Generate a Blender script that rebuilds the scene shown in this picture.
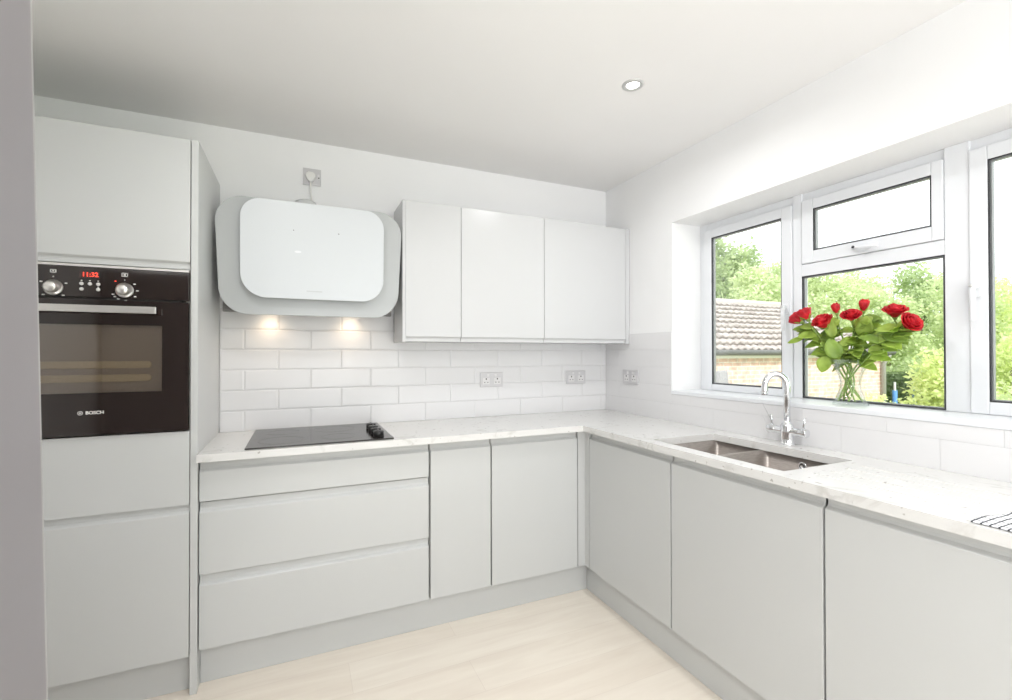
import bpy, bmesh, math, random
from mathutils import Vector, Matrix, noise
random.seed(7)
S = bpy.context.scene
for o in list(bpy.data.objects): bpy.data.objects.remove(o)
COL = S.collection
R = math.radians

# ------------------------------------------------------------------ camera, world, sun, area light, exposure
CAM = Vector((-1.8986, -2.6027, 1.2831))
cd = bpy.data.cameras.new('camera'); cam = bpy.data.objects.new('camera', cd); COL.objects.link(cam)
yaw, pit, rol = R(23.9364), R(.4489), R(-.0767)
fw = Vector((math.sin(yaw)*math.cos(pit), math.cos(yaw)*math.cos(pit), math.sin(pit)))
rt = Vector((math.cos(yaw), -math.sin(yaw), 0)); up = rt.cross(fw)
Rr = rt*math.cos(rol)+up*math.sin(rol); Uu = up*math.cos(rol)-rt*math.sin(rol)
M = Matrix((Rr, Uu, -fw)).transposed().to_4x4(); M.translation = CAM
cam.matrix_world = M
cd.sensor_width = 36; cd.sensor_fit = 'HORIZONTAL'; cd.lens = 463.67/1012*36; cd.clip_start = .02; cd.clip_end = 300
S.camera = cam
S.view_settings.view_transform = 'Standard'; S.view_settings.look = 'None'
S.view_settings.exposure = 0.16; S.view_settings.gamma = 1; S.view_settings.use_curve_mapping = False

w = bpy.data.worlds.new('overcast_sky'); S.world = w; w.use_nodes = True
nt = w.node_tree; bg = nt.nodes['Background']
bg.inputs[0].default_value = (.965, .985, 1, 1); bg.inputs[1].default_value = 1.85

def lamp(name, kind, loc, energy, color=(1, 1, 1), rot=(0, 0, 0), **k):
    d = bpy.data.lights.new(name, kind); d.energy = energy; d.color = color
    for a, b in k.items(): setattr(d, a, b)
    o = bpy.data.objects.new(name, d); o.location = loc; o.rotation_euler = rot; COL.objects.link(o); return o
sun = lamp('sun_light', 'SUN', (0, -10, 12), 3.0, (1, .97, .92), angle=R(12))
sun.rotation_euler = Vector((.12, .72, -.68)).to_track_quat('-Z', 'Y').to_euler()
# added fill light outside the assumed rear door, aimed up to brighten the ceiling
lamp('rear_fill_light', 'AREA', (-1.55, -5.25, 1.12), 62, (.97, .98, 1), (R(150), 0, 0), shape='RECTANGLE', size=2.3, size_y=2.1)
# ------------------------------------------------------------------ materials
def mat(name, color, rough=.5, metal=0, spec=.5, emis=None, es=0, coat=0):
    m = bpy.data.materials.new(name); m.use_nodes = True
    b = m.node_tree.nodes['Principled BSDF']
    b.inputs['Base Color'].default_value = (*color, 1); b.inputs['Roughness'].default_value = rough
    b.inputs['Metallic'].default_value = metal; b.inputs['Specular IOR Level'].default_value = spec
    if coat: b.inputs['Coat Weight'].default_value = coat; b.inputs['Coat Roughness'].default_value = .05
    if emis: b.inputs['Emission Color'].default_value = (*emis, 1); b.inputs['Emission Strength'].default_value = es
    return m
def N(m, t, **k):
    n = m.node_tree.nodes.new(t)
    for a, b in k.items():
        if a.startswith('i_'): n.inputs[a[2:].replace('_', ' ')].default_value = b
        else: setattr(n, a, b)
    return n
def L(m, a, b): m.node_tree.links.new(a, b)
def ramp(m, stops):
    r = N(m, 'ShaderNodeValToRGB'); e = r.color_ramp.elements
    while len(e) > 1: e.remove(e[-1])
    e[0].position = stops[0][0]; e[0].color = (*stops[0][1], 1)
    for p, c in stops[1:]: q = e.new(p); q.color = (*c, 1)
    return r
def noisy(m, c1, c2, scale, detail=3, vec=None, stretch=None, lo=.35, hi=.65, bump=0, target='Base Color'):
    b = m.node_tree.nodes['Principled BSDF']
    tc = N(m, 'ShaderNodeNewGeometry'); mp = N(m, 'ShaderNodeMapping'); L(m, tc.outputs['Position'], mp.inputs[0])
    if stretch: mp.inputs['Scale'].default_value = stretch
    n = N(m, 'ShaderNodeTexNoise', i_Scale=scale, i_Detail=detail); L(m, mp.outputs[0], n.inputs['Vector'])
    r = ramp(m, [(lo, c1), (hi, c2)]); L(m, n.outputs[0], r.inputs[0]); L(m, r.outputs[0], b.inputs[target])
    if bump:
        bp = N(m, 'ShaderNodeBump', i_Strength=bump, i_Distance=.01); L(m, n.outputs[0], bp.inputs['Height']); L(m, bp.outputs[0], b.inputs['Normal'])
    return m

M_wall = noisy(mat('white_wall_paint', (.84, .835, .825), .6), (.87, .87, .87), (.885, .885, .885), 3)
M_ceil = noisy(mat('white_ceiling_paint', (.83, .82, .80), .8), (.87, .862, .855), (.885, .878, .87), 2)
M_tile = mat('white_glazed_tile', (.76, .755, .76), .27, spec=.4)
M_grout = mat('white_grout', (.80, .795, .795), .8)
M_front = noisy(mat('light_grey_satin_lacquer', (.65, .66, .645), .28), (.575, .585, .58), (.585, .595, .59), 1.5)
M_white = mat('white_satin_lacquer', (.62, .625, .63), .25)
M_carc = mat('cabinet_grey_melamine', (.56, .56, .54), .5)
M_hoodd = mat('dark_hood_grey', (.16, .155, .15), .7)  # plain dark grey of the hood bracket and touch marks
M_upvc = mat('white_upvc', (.79, .805, .83), .28)
M_gask = mat('black_rubber_gasket', (.035, .035, .04), .6)
M_spacer = mat('grey_spacer_bar', (.35, .35, .36), .4, .5)
M_chrome = mat('chrome', (.82, .83, .85), .06, 1)
M_steel = noisy(mat('brushed_steel', (.62, .6, .57), .3, 1), (.56, .54, .52), (.66, .64, .61), 60, 2, stretch=(1, 12, 1))
M_sink = noisy(mat('taupe_brushed_sink_steel', (.46, .41, .37), .42, .7), (.36, .325, .30), (.43, .385, .355), 40, 2, stretch=(1, 1, 8))
M_hand = mat('satin_aluminium', (.74, .72, .69), .3, .9)
M_black = mat('black_brown_glass', (.022, .015, .013), .08, coat=.3)
M_blkp = mat('black_plastic', (.02, .02, .02), .35)
M_hob = mat('black_ceramic_glass', (.04, .036, .034), .16, spec=.42)
M_icon = mat('pale_print', (.75, .74, .72), .5)
M_red_led = mat('red_led', (.9, .05, .03), .4, emis=(1, .06, .03), es=2.2)
M_hoodw = mat('white_back_painted_glass', (.64, .665, .685), .3)
M_hoodg = mat('pale_grey_back_painted_glass', (.46, .475, .475), .25)
M_hoodb = mat('hood_body_grey', (.62, .63, .63), .4)
M_lamp = mat('lit_lamp_lens', (1, 1, 1), .4, emis=(1, .96, .9), es=6)
M_warm = mat('lit_warm_lens', (1, .9, .75), .4, emis=(1, .82, .6), es=9)
M_bezel = mat('satin_nickel', (.62, .62, .61), .4, .6)
M_sock = mat('satin_socket_plate', (.62, .61, .62), .35, .35)
M_sockw = mat('white_socket_insert', (.74, .73, .73), .4)
M_dark = mat('dark_slot', (.03, .03, .03), .7)
M_plug = mat('white_plug_plastic', (.8, .79, .77), .4)
M_fridge = mat('silver_grey_fridge_steel', (.26, .245, .255), .38, .3)
M_fedge = mat('pale_fridge_trim', (.34, .33, .33), .4)
M_inner = mat('oven_cavity_enamel', (.14, .13, .125), .4)
M_tray = mat('beige_oven_rack_bar', (.9, .8, .6), .4)
M_petal = noisy(mat('red_rose_petal', (.72, .015, .03), .45), (.55, .008, .02), (.86, .03, .045), 38, 2)
M_petal.node_tree.nodes['Principled BSDF'].inputs['Subsurface Weight'].default_value = .0
M_leaf = noisy(mat('rose_leaf_green', (.24, .42, .05), .38), (.40, .56, .09), (.58, .74, .17), 22, 2)
M_leaf2 = noisy(mat('rose_leaf_dark_green', (.12, .25, .04), .4), (.22, .36, .06), (.36, .52, .10), 20, 2)
def translucent(m, f):
    b = m.node_tree.nodes['Principled BSDF']; t = N(m, 'ShaderNodeBsdfTranslucent'); L(m, b.inputs['Base Color'].links[0].from_socket, t.inputs[0])
    mx = N(m, 'ShaderNodeMixShader'); mx.inputs[0].default_value = f; L(m, b.outputs[0], mx.inputs[1]); L(m, t.outputs[0], mx.inputs[2]); L(m, mx.outputs[0], m.node_tree.nodes['Material Output'].inputs[0])
translucent(M_leaf, .45); translucent(M_leaf2, .35); translucent(M_petal, .3)
M_stem = mat('rose_stem_green', (.27, .40, .09), .45)
M_brick = None

# quartz worktop: white with thin grey veins and flecks
M_quartz = mat('white_quartz_with_grey_veins', (.84, .83, .80), .22, coat=.2)
def quartz(m):
    b = m.node_tree.nodes['Principled BSDF']
    g = N(m, 'ShaderNodeNewGeometry')
    wv = N(m, 'ShaderNodeTexNoise', i_Scale=3.2, i_Detail=6, i_Distortion=1.4); L(m, g.outputs['Position'], wv.inputs['Vector'])
    a = N(m, 'ShaderNodeMath', operation='SUBTRACT'); L(m, wv.outputs[0], a.inputs[0]); a.inputs[1].default_value = .5
    c = N(m, 'ShaderNodeMath', operation='ABSOLUTE'); L(m, a.outputs[0], c.inputs[0])
    r1 = ramp(m, [(0, (.84, .835, .82)), (.012, (.90, .895, .885)), (.03, (1, 1, 1))]); L(m, c.outputs[0], r1.inputs[0])
    mk = N(m, 'ShaderNodeTexNoise', i_Scale=5, i_Detail=2); L(m, g.outputs['Position'], mk.inputs['Vector'])
    r0 = ramp(m, [(.5, (0, 0, 0)), (.62, (1, 1, 1))]); L(m, mk.outputs[0], r0.inputs[0])
    fl = N(m, 'ShaderNodeTexNoise', i_Scale=55, i_Detail=1); L(m, g.outputs['Position'], fl.inputs['Vector'])
    r2 = ramp(m, [(.24, (.62, .60, .57)), (.30, (1, 1, 1))]); L(m, fl.outputs[0], r2.inputs[0])
    x = N(m, 'ShaderNodeMixRGB', blend_type='MIX'); L(m, r0.outputs[0], x.inputs[0]); x.inputs[1].default_value = (1, 1, 1, 1); L(m, r1.outputs[0], x.inputs[2])
    y = N(m, 'ShaderNodeMixRGB', blend_type='MULTIPLY'); y.inputs[0].default_value = 1; L(m, x.outputs[0], y.inputs[1]); L(m, r2.outputs[0], y.inputs[2])
    z = N(m, 'ShaderNodeMixRGB', blend_type='MULTIPLY'); z.inputs[0].default_value = 1; L(m, y.outputs[0], z.inputs[1]); z.inputs[2].default_value = (.735, .73, .715, 1)
    L(m, z.outputs[0], b.inputs['Base Color'])
quartz(M_quartz)

M_floor = mat('pale_oak_plank', (.76, .68, .58), .38)
def planks(m):
    b = m.node_tree.nodes['Principled BSDF']
    g = N(m, 'ShaderNodeNewGeometry')
    br = N(m, 'ShaderNodeTexBrick', offset=.37, i_Scale=1.0)
    br.inputs['Brick Width'].default_value = 1.25; br.inputs['Row Height'].default_value = .19
    br.inputs['Mortar Size'].default_value = .0012; br.inputs['Mortar Smooth'].default_value = .3
    br.inputs['Color1'].default_value = (.83, .76, .67, 1); br.inputs['Color2'].default_value = (.86, .80, .715, 1); br.inputs['Mortar'].default_value = (.77, .70, .62, 1)
    L(m, g.outputs['Position'], br.inputs['Vector'])
    mp = N(m, 'ShaderNodeMapping'); mp.inputs['Scale'].default_value = (1.2, 9, 1); L(m, g.outputs['Position'], mp.inputs[0])
    n = N(m, 'ShaderNodeTexNoise', i_Scale=2.2, i_Detail=6, i_Distortion=.6); L(m, mp.outputs[0], n.inputs['Vector'])
    r = ramp(m, [(.3, (.94, .92, .90)), (.7, (1.03, 1.03, 1.02))]); L(m, n.outputs[0], r.inputs[0])
    x = N(m, 'ShaderNodeMixRGB', blend_type='MULTIPLY'); x.inputs[0].default_value = 1; L(m, br.outputs[0], x.inputs[1]); L(m, r.outputs[0], x.inputs[2])
    L(m, x.outputs[0], b.inputs['Base Color'])
planks(M_floor)

def glass_mat(name, tint=(1, 1, 1), refl=1.0, ior=1.45, base=0.0):
    m = bpy.data.materials.new(name); m.use_nodes = True; t = m.node_tree
    t.nodes.remove(t.nodes['Principled BSDF']); out = t.nodes['Material Output']
    tr = N(m, 'ShaderNodeBsdfTransparent'); tr.inputs[0].default_value = (*tint, 1)
    gl = N(m, 'ShaderNodeBsdfGlossy'); gl.inputs['Roughness'].default_value = .02
    fr = N(m, 'ShaderNodeFresnel', i_IOR=ior); mu = N(m, 'ShaderNodeMath', operation='MULTIPLY_ADD'); mu.inputs[1].default_value = refl; mu.inputs[2].default_value = base
    L(m, fr.outputs[0], mu.inputs[0])
    mx = N(m, 'ShaderNodeMixShader'); L(m, mu.outputs[0], mx.inputs[0]); L(m, tr.outputs[0], mx.inputs[1]); L(m, gl.outputs[0], mx.inputs[2]); L(m, mx.outputs[0], out.inputs[0])
    return m
M_pane = glass_mat('window_glass', (.985, .995, .99), .35)
M_oveng = glass_mat('smoked_oven_glass', (.80, .77, .74), .9, 1.5, .06)
def vase_mat():
    m = glass_mat('clear_vase_glass', (.965, .98, .975), .35, 1.3, .025)
    return m
M_vase = vase_mat()

# ------------------------------------------------------------------ mesh helpers
def wloc(o):
    v = Vector((0, 0, 0))
    while o: v = v+o.location; o = o.parent
    return v
class MB:
    def __init__(s): s.bm = bmesh.new()
    def box(s, x0, x1, y0, y1, z0, z1, mi=0):
        x0, x1 = min(x0, x1), max(x0, x1); y0, y1 = min(y0, y1), max(y0, y1); z0, z1 = min(z0, z1), max(z0, z1)
        v = [s.bm.verts.new(p) for p in ((x0, y0, z0), (x1, y0, z0), (x1, y1, z0), (x0, y1, z0), (x0, y0, z1), (x1, y0, z1), (x1, y1, z1), (x0, y1, z1))]
        for f in ((3, 2, 1, 0), (4, 5, 6, 7), (0, 1, 5, 4), (1, 2, 6, 5), (2, 3, 7, 6), (3, 0, 4, 7)):
            s.bm.faces.new([v[i] for i in f]).material_index = mi
        return s
    def prism(s, pts, axis, a, b, mi=0, smooth=False):
        """polygon pts (u,v) extruded along axis from a to b: axis x->(y,z), y->(x,z), z->(x,y)"""
        def P(u, v, t): return {'x': (t, u, v), 'y': (u, t, v), 'z': (u, v, t)}[axis]
        A = [s.bm.verts.new(P(u, v, a)) for u, v in pts]; B = [s.bm.verts.new(P(u, v, b)) for u, v in pts]
        n = len(pts); fs = [s.bm.faces.new(A), s.bm.faces.new(B[::-1])]
        for i in range(n):
            f = s.bm.faces.new((A[i], B[i], B[(i+1) % n], A[(i+1) % n])); f.smooth = smooth; fs.append(f)
        for f in fs: f.material_index = mi
        return s
    def tube(s, pts, r, seg=12, cap=True, mi=0):
        pts = [Vector(p) for p in pts]; rs = r if isinstance(r, (list, tuple)) else [r]*len(pts)
        rings = []; prev = None
        for i, p in enumerate(pts):
            t = (pts[min(i+1, len(pts)-1)]-pts[max(i-1, 0)]).normalized()
            if prev is None: a = t.orthogonal().normalized()
            else: a = (prev-t*prev.dot(t)).normalized()
            prev = a; b = t.cross(a)
            rings.append([s.bm.verts.new(p+(a*math.cos(2*math.pi*k/seg)+b*math.sin(2*math.pi*k/seg))*rs[i]) for k in range(seg)])
        for A, B in zip(rings, rings[1:]):
            for k in range(seg):
                f = s.bm.faces.new((A[k], A[(k+1) % seg], B[(k+1) % seg], B[k])); f.smooth = True; f.material_index = mi
        if cap:
            s.bm.faces.new(rings[0][::-1]).material_index = mi; s.bm.faces.new(rings[-1]).material_index = mi
        return s
    def lathe(s, prof, c, seg=32, axis='z', mi=0):
        """prof (r,h) around the axis through c; r=0 ends close"""
        rings = []
        for r, h in prof:
            ring = []
            for k in range(seg if r > 1e-6 else 1):
                a = 2*math.pi*k/seg; u, v = r*math.cos(a), r*math.sin(a)
                p = {'z': (u, v, h), 'y': (u, h, v), 'x': (h, u, v)}[axis]
                ring.append(s.bm.verts.new(Vector(c)+Vector(p)))
            rings.append(ring)
        for A, B in zip(rings, rings[1:]):
            for k in range(seg):
                a, b = A[k % len(A)], A[(k+1) % len(A)]; d, e = B[k % len(B)], B[(k+1) % len(B)]
                vs = []
                for v in (a, b, e, d):
                    if v not in vs: vs.append(v)
                if len(vs) > 2:
                    f = s.bm.faces.new(vs); f.smooth = True; f.material_index = mi
        return s
    def build(s, name, m, parent=None, bevel=0, seg=2, loc=None, auto=False):
        bmesh.ops.recalc_face_normals(s.bm, faces=s.bm.faces)
        me = bpy.data.meshes.new(name); s.bm.to_mesh(me); s.bm.free()
        for q in (m if isinstance(m, (list, tuple)) else [m]): me.materials.append(q)
        o = bpy.data.objects.new(name, me); COL.objects.link(o)
        if loc: o.location = loc
        if parent:
            o.parent = parent
            if not loc: o.location = -wloc(parent)   # meshes are authored in world metres
        if bevel:
            md = o.modifiers.new('soft_edges', 'BEVEL'); md.width = bevel; md.segments = seg; md.limit_method = 'ANGLE'; md.angle_limit = R(40)
        return o
def box(*a, mi=0): return MB().box(*a, mi=mi)
def tag(o, label=None, cat=None, group=None, kind=None):
    for k, v in (('label', label), ('category', cat), ('group', group), ('kind', kind)):
        if v: o[k] = v
    return o
def empty(name, loc, label, cat, group=None, kind=None):
    o = bpy.data.objects.new(name, None); o.empty_display_size = .05; o.location = loc; COL.objects.link(o)
    return tag(o, label, cat, group, kind)
def struct(o): o['kind'] = 'structure'; return o
def text_mesh(name, body, size, m, parent, loc, rot=(R(90), 0, 0), depth=.0006):
    c = bpy.data.curves.new(name, 'FONT'); c.body = body; c.size = size; c.extrude = depth; c.offset = size*.022 if body.isalpha() else 0; c.align_x = 'CENTER'; c.align_y = 'CENTER'
    t = bpy.data.objects.new(name, c); COL.objects.link(t)
    bpy.context.view_layer.update()
    me = bpy.data.meshes.new_from_object(t.evaluated_get(bpy.context.evaluated_depsgraph_get()))
    bpy.data.objects.remove(t)
    o = bpy.data.objects.new(name, me); COL.objects.link(o); me.materials.clear(); me.materials.append(m)
    o.parent = parent; o.location = Vector(loc)-wloc(parent); o.rotation_euler = rot
    return o
def rrect(x0, x1, z0, z1, r, n=10):
    """rounded rectangle outline; r may be four radii (bl, br, tr, tl)"""
    rr = r if isinstance(r, (tuple, list)) else (r,)*4
    out = []
    for (cx, cz, a0), q in zip(((x0, z0, 180), (x1, z0, 270), (x1, z1, 0), (x0, z1, 90)), rr):
        sx = 1 if cx == x0 else -1; sz = 1 if cz == z0 else -1
        for k in range(n+1):
            a = R(a0+90*k/n); out.append((cx+sx*q+q*math.cos(a), cz+sz*q+q*math.sin(a)))
    return out

# ------------------------------------------------------------------ dimensions (metres; corner of back wall and window wall is the origin)
W, TK, H = .905, .03, 2.383
XL, YR = -3.02, -4.75            # left wall, rear wall
WT = .30                         # wall thickness
wy0, wy1, wz0, wz1 = -.615, -2.56, 1.077, 2.015    # window opening
FB, FS = -.503, -.507            # front planes of base units
WO = -.545                       # worktop front edges
PB, PS = -.458, -.466            # plinth faces
XP = -2.2535                      # right face of tall end panel
TF = -.519                       # front plane of the tall unit

# ------------------------------------------------------------------ room shell
struct(box(XL-.2, 0, YR-.2, 0, -.12, 0).build('floor', M_floor))
struct(box(XL-.2, WT, YR-.2, .2, H, H+.12).build('ceiling', M_ceil))
wb = struct(box(XL-.2, WT, 0, .2, -.12, H).build('wall_back', M_wall))
struct(box(XL-.2, XL, YR, 0, 0, H).build('wall_left', M_wall))
m = MB(); m.box(0, WT, YR-.2, 0, -.12, wz0-.02); m.box(0, WT, YR-.2, 0, wz1, H); m.box(0, WT, wy0, 0, wz0-.02, wz1); m.box(0, WT, YR-.2, wy1, wz0-.02, wz1)
wr = struct(m.build('wall_right', M_wall))
m = MB(); m.box(XL-.2, -2.75, YR-.2, YR, 0, H); m.box(-.35, 0, YR-.2, YR, 0, H); m.box(-2.75, -.35, YR-.2, YR, 2.15, H)
struct(m.build('wall_rear', M_wall))
# unseen glazed double door, added to the rear wall to bring in light
d1 = empty('added_door_1', (-1.55, YR-.1, 0), None, None, kind='structure')
m = MB()
for a, b in ((-2.75, -2.69), (-.41, -.35), (-1.58, -1.52)): m.box(a, b, YR-.13, YR-.07, 0, 2.15)
m.box(-2.75, -.35, YR-.13, YR-.07, 0, .07); m.box(-2.75, -.35, YR-.13, YR-.07, 2.08, 2.15)
m.build('door_frame', M_upvc, d1); box(-2.69, -.41, YR-.105, YR-.095, .07, 2.08).build('door_pane', M_pane, d1)

# tiled splashbacks: one bevelled tile at a time inside a single mesh
def tile_mesh(name, along, lo, hi, rows, parent, cut=None):
    """along 'x' back wall (y=0) or 'y' window wall (x=0). rows: (z0, z1, phase)"""
    m = MB(); th = .009
    def slab(a, b, z0, z1):
        g = .0006 if along == 'x' else .0003; a += g; b -= g; z0 += g; z1 -= g
        if b-a < .012 or z1-z0 < .012: return
        e = .007; t0 = .0076 if along == 'x' else .0088
        ring0 = [(a, z0), (b, z0), (b, z1), (a, z1)]; ring1 = [(a+e, z0+e), (b-e, z0+e), (b-e, z1-e), (a+e, z1-e)]
        def P(u, v, t): return (u, -t, v) if along == 'x' else (-t, u, v)
        q = [[m.bm.verts.new(P(u, v, t)) for u, v in rg] for rg, t in ((ring0, 0), (ring0, t0), (ring1, th))]
        for A, B in zip(q, q[1:]):
            for k in range(4): m.bm.faces.new((A[k], A[(k+1) % 4], B[(k+1) % 4], B[k]))
        m.bm.faces.new(q[2])
    for z0, z1, ph in rows:
        n0 = math.floor((lo-ph)/.3)
        for n in range(n0, n0+30):
            a, b = max(lo, ph+.3*n), min(hi, ph+.3*(n+1))
            if b > a:
                for c in (cut(a, b, z0, z1) if cut else [(a, b, z0, z1)]): slab(*c)
    o = m.build(name, M_tile, parent)
    return o
rows = [(W+.1*k, W+.1*(k+1), (-1.999 if k % 2 else -1.849)) for k in range(5)]
tile_mesh('tiling', 'x', XP+.0015, -.006, rows, wb)
tile_mesh('tiling', 'x', XP+.0015, -1.427, [(W+.5, W+.6, -1.999)], wb)
m = box(XP+.0015, 0, -.003, 0, W, W+.5); m.box(XP+.0015, -1.427, -.003, 0, W+.5, W+.6); m.build('grout_bed', M_grout, wb)
def cutwin(a, b, z0, z1):
    if z1 <= wz0-.02: return [(a, b, z0, z1)]
    out = []
    if z1 > 1.35: b = min(b, -.254)      # the wall cabinet stands against the wall here
    if b > wy0: out.append((max(a, wy0), b, z0, z1))
    if a < wy0: out.append((a, min(b, wy0), z0, min(z1, wz0-.02)))
    if a < wy1 and False: out.append((a, min(b, wy1), z0, z1))
    return [c for c in out if c[3] > c[2] and c[1] > c[0]]
rows = [(W+.1*k, W+.1*(k+1), (-1.65 if k % 2 else -1.8)) for k in range(5)]
tile_mesh('tiling', 'y', -3.0, -.009, rows, wr, cutwin)
m = box(-.003, 0, -3.0, 0, W, wz0-.02); m.box(-.003, 0, wy0, 0, wz0-.02, W+.5); m.build('grout_bed', M_grout, wr)

# ------------------------------------------------------------------ window
FX = .20       # inner face of the window frame
win = empty('window_1', (FX, (wy0+wy1)/2, wz0), None, None, kind='structure')
box(-.012, FX+.01, wy1, wy0, wz0-.02, wz0).build('window_sill', M_upvc, win, .003)
m = MB()   # fixed outer frame, mullions and transom
fy0, fy1 = wy0, wy1
m.box(FX+.012, FX+.045, fy0, fy0-.05, wz0, wz1); m.box(FX+.012, FX+.045, fy1, fy1+.05, wz0, wz1)
m.box(FX+.012, FX+.045, fy0-.05, fy1+.05, wz1-.04, wz1); m.box(FX+.012, FX+.045, fy0-.05, fy1+.05, wz0-.001, wz0+.004)
m.box(FX+.002, FX+.045, -1.172, -1.213, wz0, wz1); m.box(FX+.002, FX+.045, -1.728, -1.797, wz0, wz1)
m.box(FX+.002, FX+.045, -1.213, -1.728, 1.634, 1.688)
m.build('window_frame', M_upvc, win, .003)
def sash(y0, y1, z0, z1, bl, br, bb, bt, inner=FX-.004):
    """y0 > y1; bl/br/bb/bt are the bar widths left, right, bottom, top"""
    m = MB(); q = inner+.034
    m.box(inner, q, y0, y0-bl, z0, z1); m.box(inner, q, y1, y1+br, z0, z1)
    m.box(inner, q, y0-bl, y1+br, z1-bt, z1); m.box(inner, q, y0-bl, y1+br, z0, z0+bb)
    m.build('sash', M_upvc, win, .003)
    glazing(y0-bl, y1+br, z0+bb, z1-bt, FX+.002)
def glazing(y0, y1, z0, z1, x):
    """black gasket ring, spacer bar and the panes of the sealed unit"""
    def ring(x0, x1, a, q, mm):
        mm.box(x0, x1, y0-a, y0-q, z0+a, z1-a); mm.box(x0, x1, y1+a, y1+q, z0+a, z1-a); mm.box(x0, x1, y0-q, y1+q, z0+a, z0+q); mm.box(x0, x1, y0-q, y1+q, z1-q, z1-a)
    m = MB(); ring(x-.003, x, 0, .0036, m); m.build('gasket', M_gask, win)
    m = MB(); ring(x+.004, x+.020, 0, .008, m); m.build('spacer_bar', M_spacer, win)
    for a in (x, x+.021): box(a, a+.003, y0, y1, z0, z1).build('pane', M_pane, win)
sash(-.655, -1.170, 1.078, 1.975, .051, .052, .035, .047)
sash(-1.217, -1.727, 1.690, 1.977, .050, .034, .053, .046)
glazing(-1.213, -1.728, 1.0795, 1.634, FX+.006)
sash(-1.797, -2.51, 1.078, 1.977, .047, .05, .042, .047)
# handles
def espag(y, z, d):
    m = MB(); m.prism(rrect(y-.013, y+.013, z-.035, z+.03, .01), 'x', FX-.004, FX-.014)
    m.tube([(FX-.01, y, z), (FX-.034, y, z)], .009, 12)
    m.tube([(FX-.034, y, z+.006), (FX-.036, y+d*.0, z-.03), (FX-.036, y, z-.115)], [.0095, .009, .0075], 10)
    m.build('window_handle', M_upvc, win, .001); MB().lathe([(0, -.001), (.005, -.001), (.005, .001), (0, .001)], (FX-.044, y, z+.001), 12, 'x').build('key_lock', M_bezel, win)
espag(-1.786-.03, 1.507, 0); espag(-1.146, 1.50, 0)
m = MB(); m.prism(rrect(-1.50, -1.432, 1.704, 1.726, .009), 'x', FX-.004, FX-.013); m.tube([(FX-.012, -1.452, 1.715), (FX-.03, -1.452, 1.715)], .009, 12)
m.tube([(FX-.03, -1.446, 1.716), (FX-.032, -1.48, 1.711), (FX-.030, -1.535, 1.709)], [.009, .008, .0065], 10); m.build('window_handle', M_upvc, win, .001)
MB().lathe([(0, -.001), (.0055, -.001), (.0055, .001), (0, .001)], (FX-.040, -1.452, 1.716), 12, 'x').build('key_lock', M_gask, win)

# ------------------------------------------------------------------ cabinets
def jfront(name, axis, a, b, z0, z1, F, parent, m=M_front, scoop=.037, bottom=False, t=.02):
    """handleless front: flat slab whose top (or bottom) edge is scooped back as a finger pull.
    axis 'x': front spans x=a..b and faces -y at y=F ; axis 'y': spans y, faces -x at x=F"""
    s = scoop
    if not bottom: pr = [(0, z0), (0, z1-s), (.003, z1-s+.003), (.0125, z1-s+.010), (.0155, z1-s+.018), (.016, z1), (t, z1), (t, z0)]
    else: pr = [(0, z1), (0, z0+s), (.003, z0+s-.003), (.009, z0+s-.008), (.011, z0+s-.014), (.0115, z0), (t, z0), (t, z1)]
    q = [(F+d, z) for d, z in pr]
    return MB().prism(q, 'x' if axis == 'x' else 'y', a, b).build(name, m, parent, .0012)
def plain(name, axis, a, b, z0, z1, F, parent, m=M_front, t=.02):
    mb = MB()
    if axis == 'x': mb.box(a, b, F, F+t, z0, z1)
    else: mb.box(F, F+t, a, b, z0, z1)
    return mb.build(name, m, parent, .0012)

ZT = .8675
def carcass(axis, a, b, F, z0, z1, parent, back=-.012, m=M_carc, openfront=True):
    """open-fronted box carcass with sides, base, back, rails"""
    t = .016; mb = MB(); f = F+.0215
    def bx(u0, u1, d0, d1, za, zb):
        if axis == 'x': mb.box(u0, u1, d0, d1, za, zb)
        else: mb.box(d0, d1, u0, u1, za, zb)
    bx(a, a+t, f, back, z0, z1); bx(b-t, b, f, back, z0, z1); bx(a+t, b-t, f, back, z0, z0+t); bx(a+t, b-t, back-.01, back, z0+t, z1)
    bx(a+t, b-t, f+.04, f+.10, z1-t, z1)
    return mb.build('carcass', m, parent)

# drawer cabinet under the hob
c = empty('drawer_cabinet', (-1.80, -.25, .15), 'wide light grey handleless three-drawer cabinet under the black hob', 'cabinet', None)
carcass('x', -2.2495, -1.353, FB, .15, .872, c)
for z0, z1 in ((.717, ZT), (.4375, .711), (.152, .4315)): jfront('drawer_front', 'x', -2.250, -1.3565, z0, z1, FB, c)
c = empty('base_cabinet', (-1.2, -.25, .15), 'narrow light grey base cabinet immediately right of the three-drawer cabinet', 'cabinet', 'light grey handleless base cabinets')
carcass('x', -1.349, -1.048, FB, .15, .872, c); jfront('door', 'x', -1.3475, -1.0495, .152, ZT, FB, c)
c = empty('base_cabinet', (-.8, -.25, .15), 'medium-width light grey base cabinet on the back run beside the inner corner', 'cabinet', 'light grey handleless base cabinets')
carcass('x', -1.044, -.552, FB, .15, .872, c); jfront('door', 'x', -1.0425, -.5535, .152, ZT, FB, c)
m = MB(); m.prism([(-.549, FB), (FS-.0, FB), (FS, -.5415), (FS+.02, -.5415), (FS+.02, FB+.02), (-.549, FB+.02)], 'z', .152, .874)
tag(m.build('corner_post', M_front, None, .001), 'slim light grey L-shaped filler post at the inner corner below the worktop', 'filler post')
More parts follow.
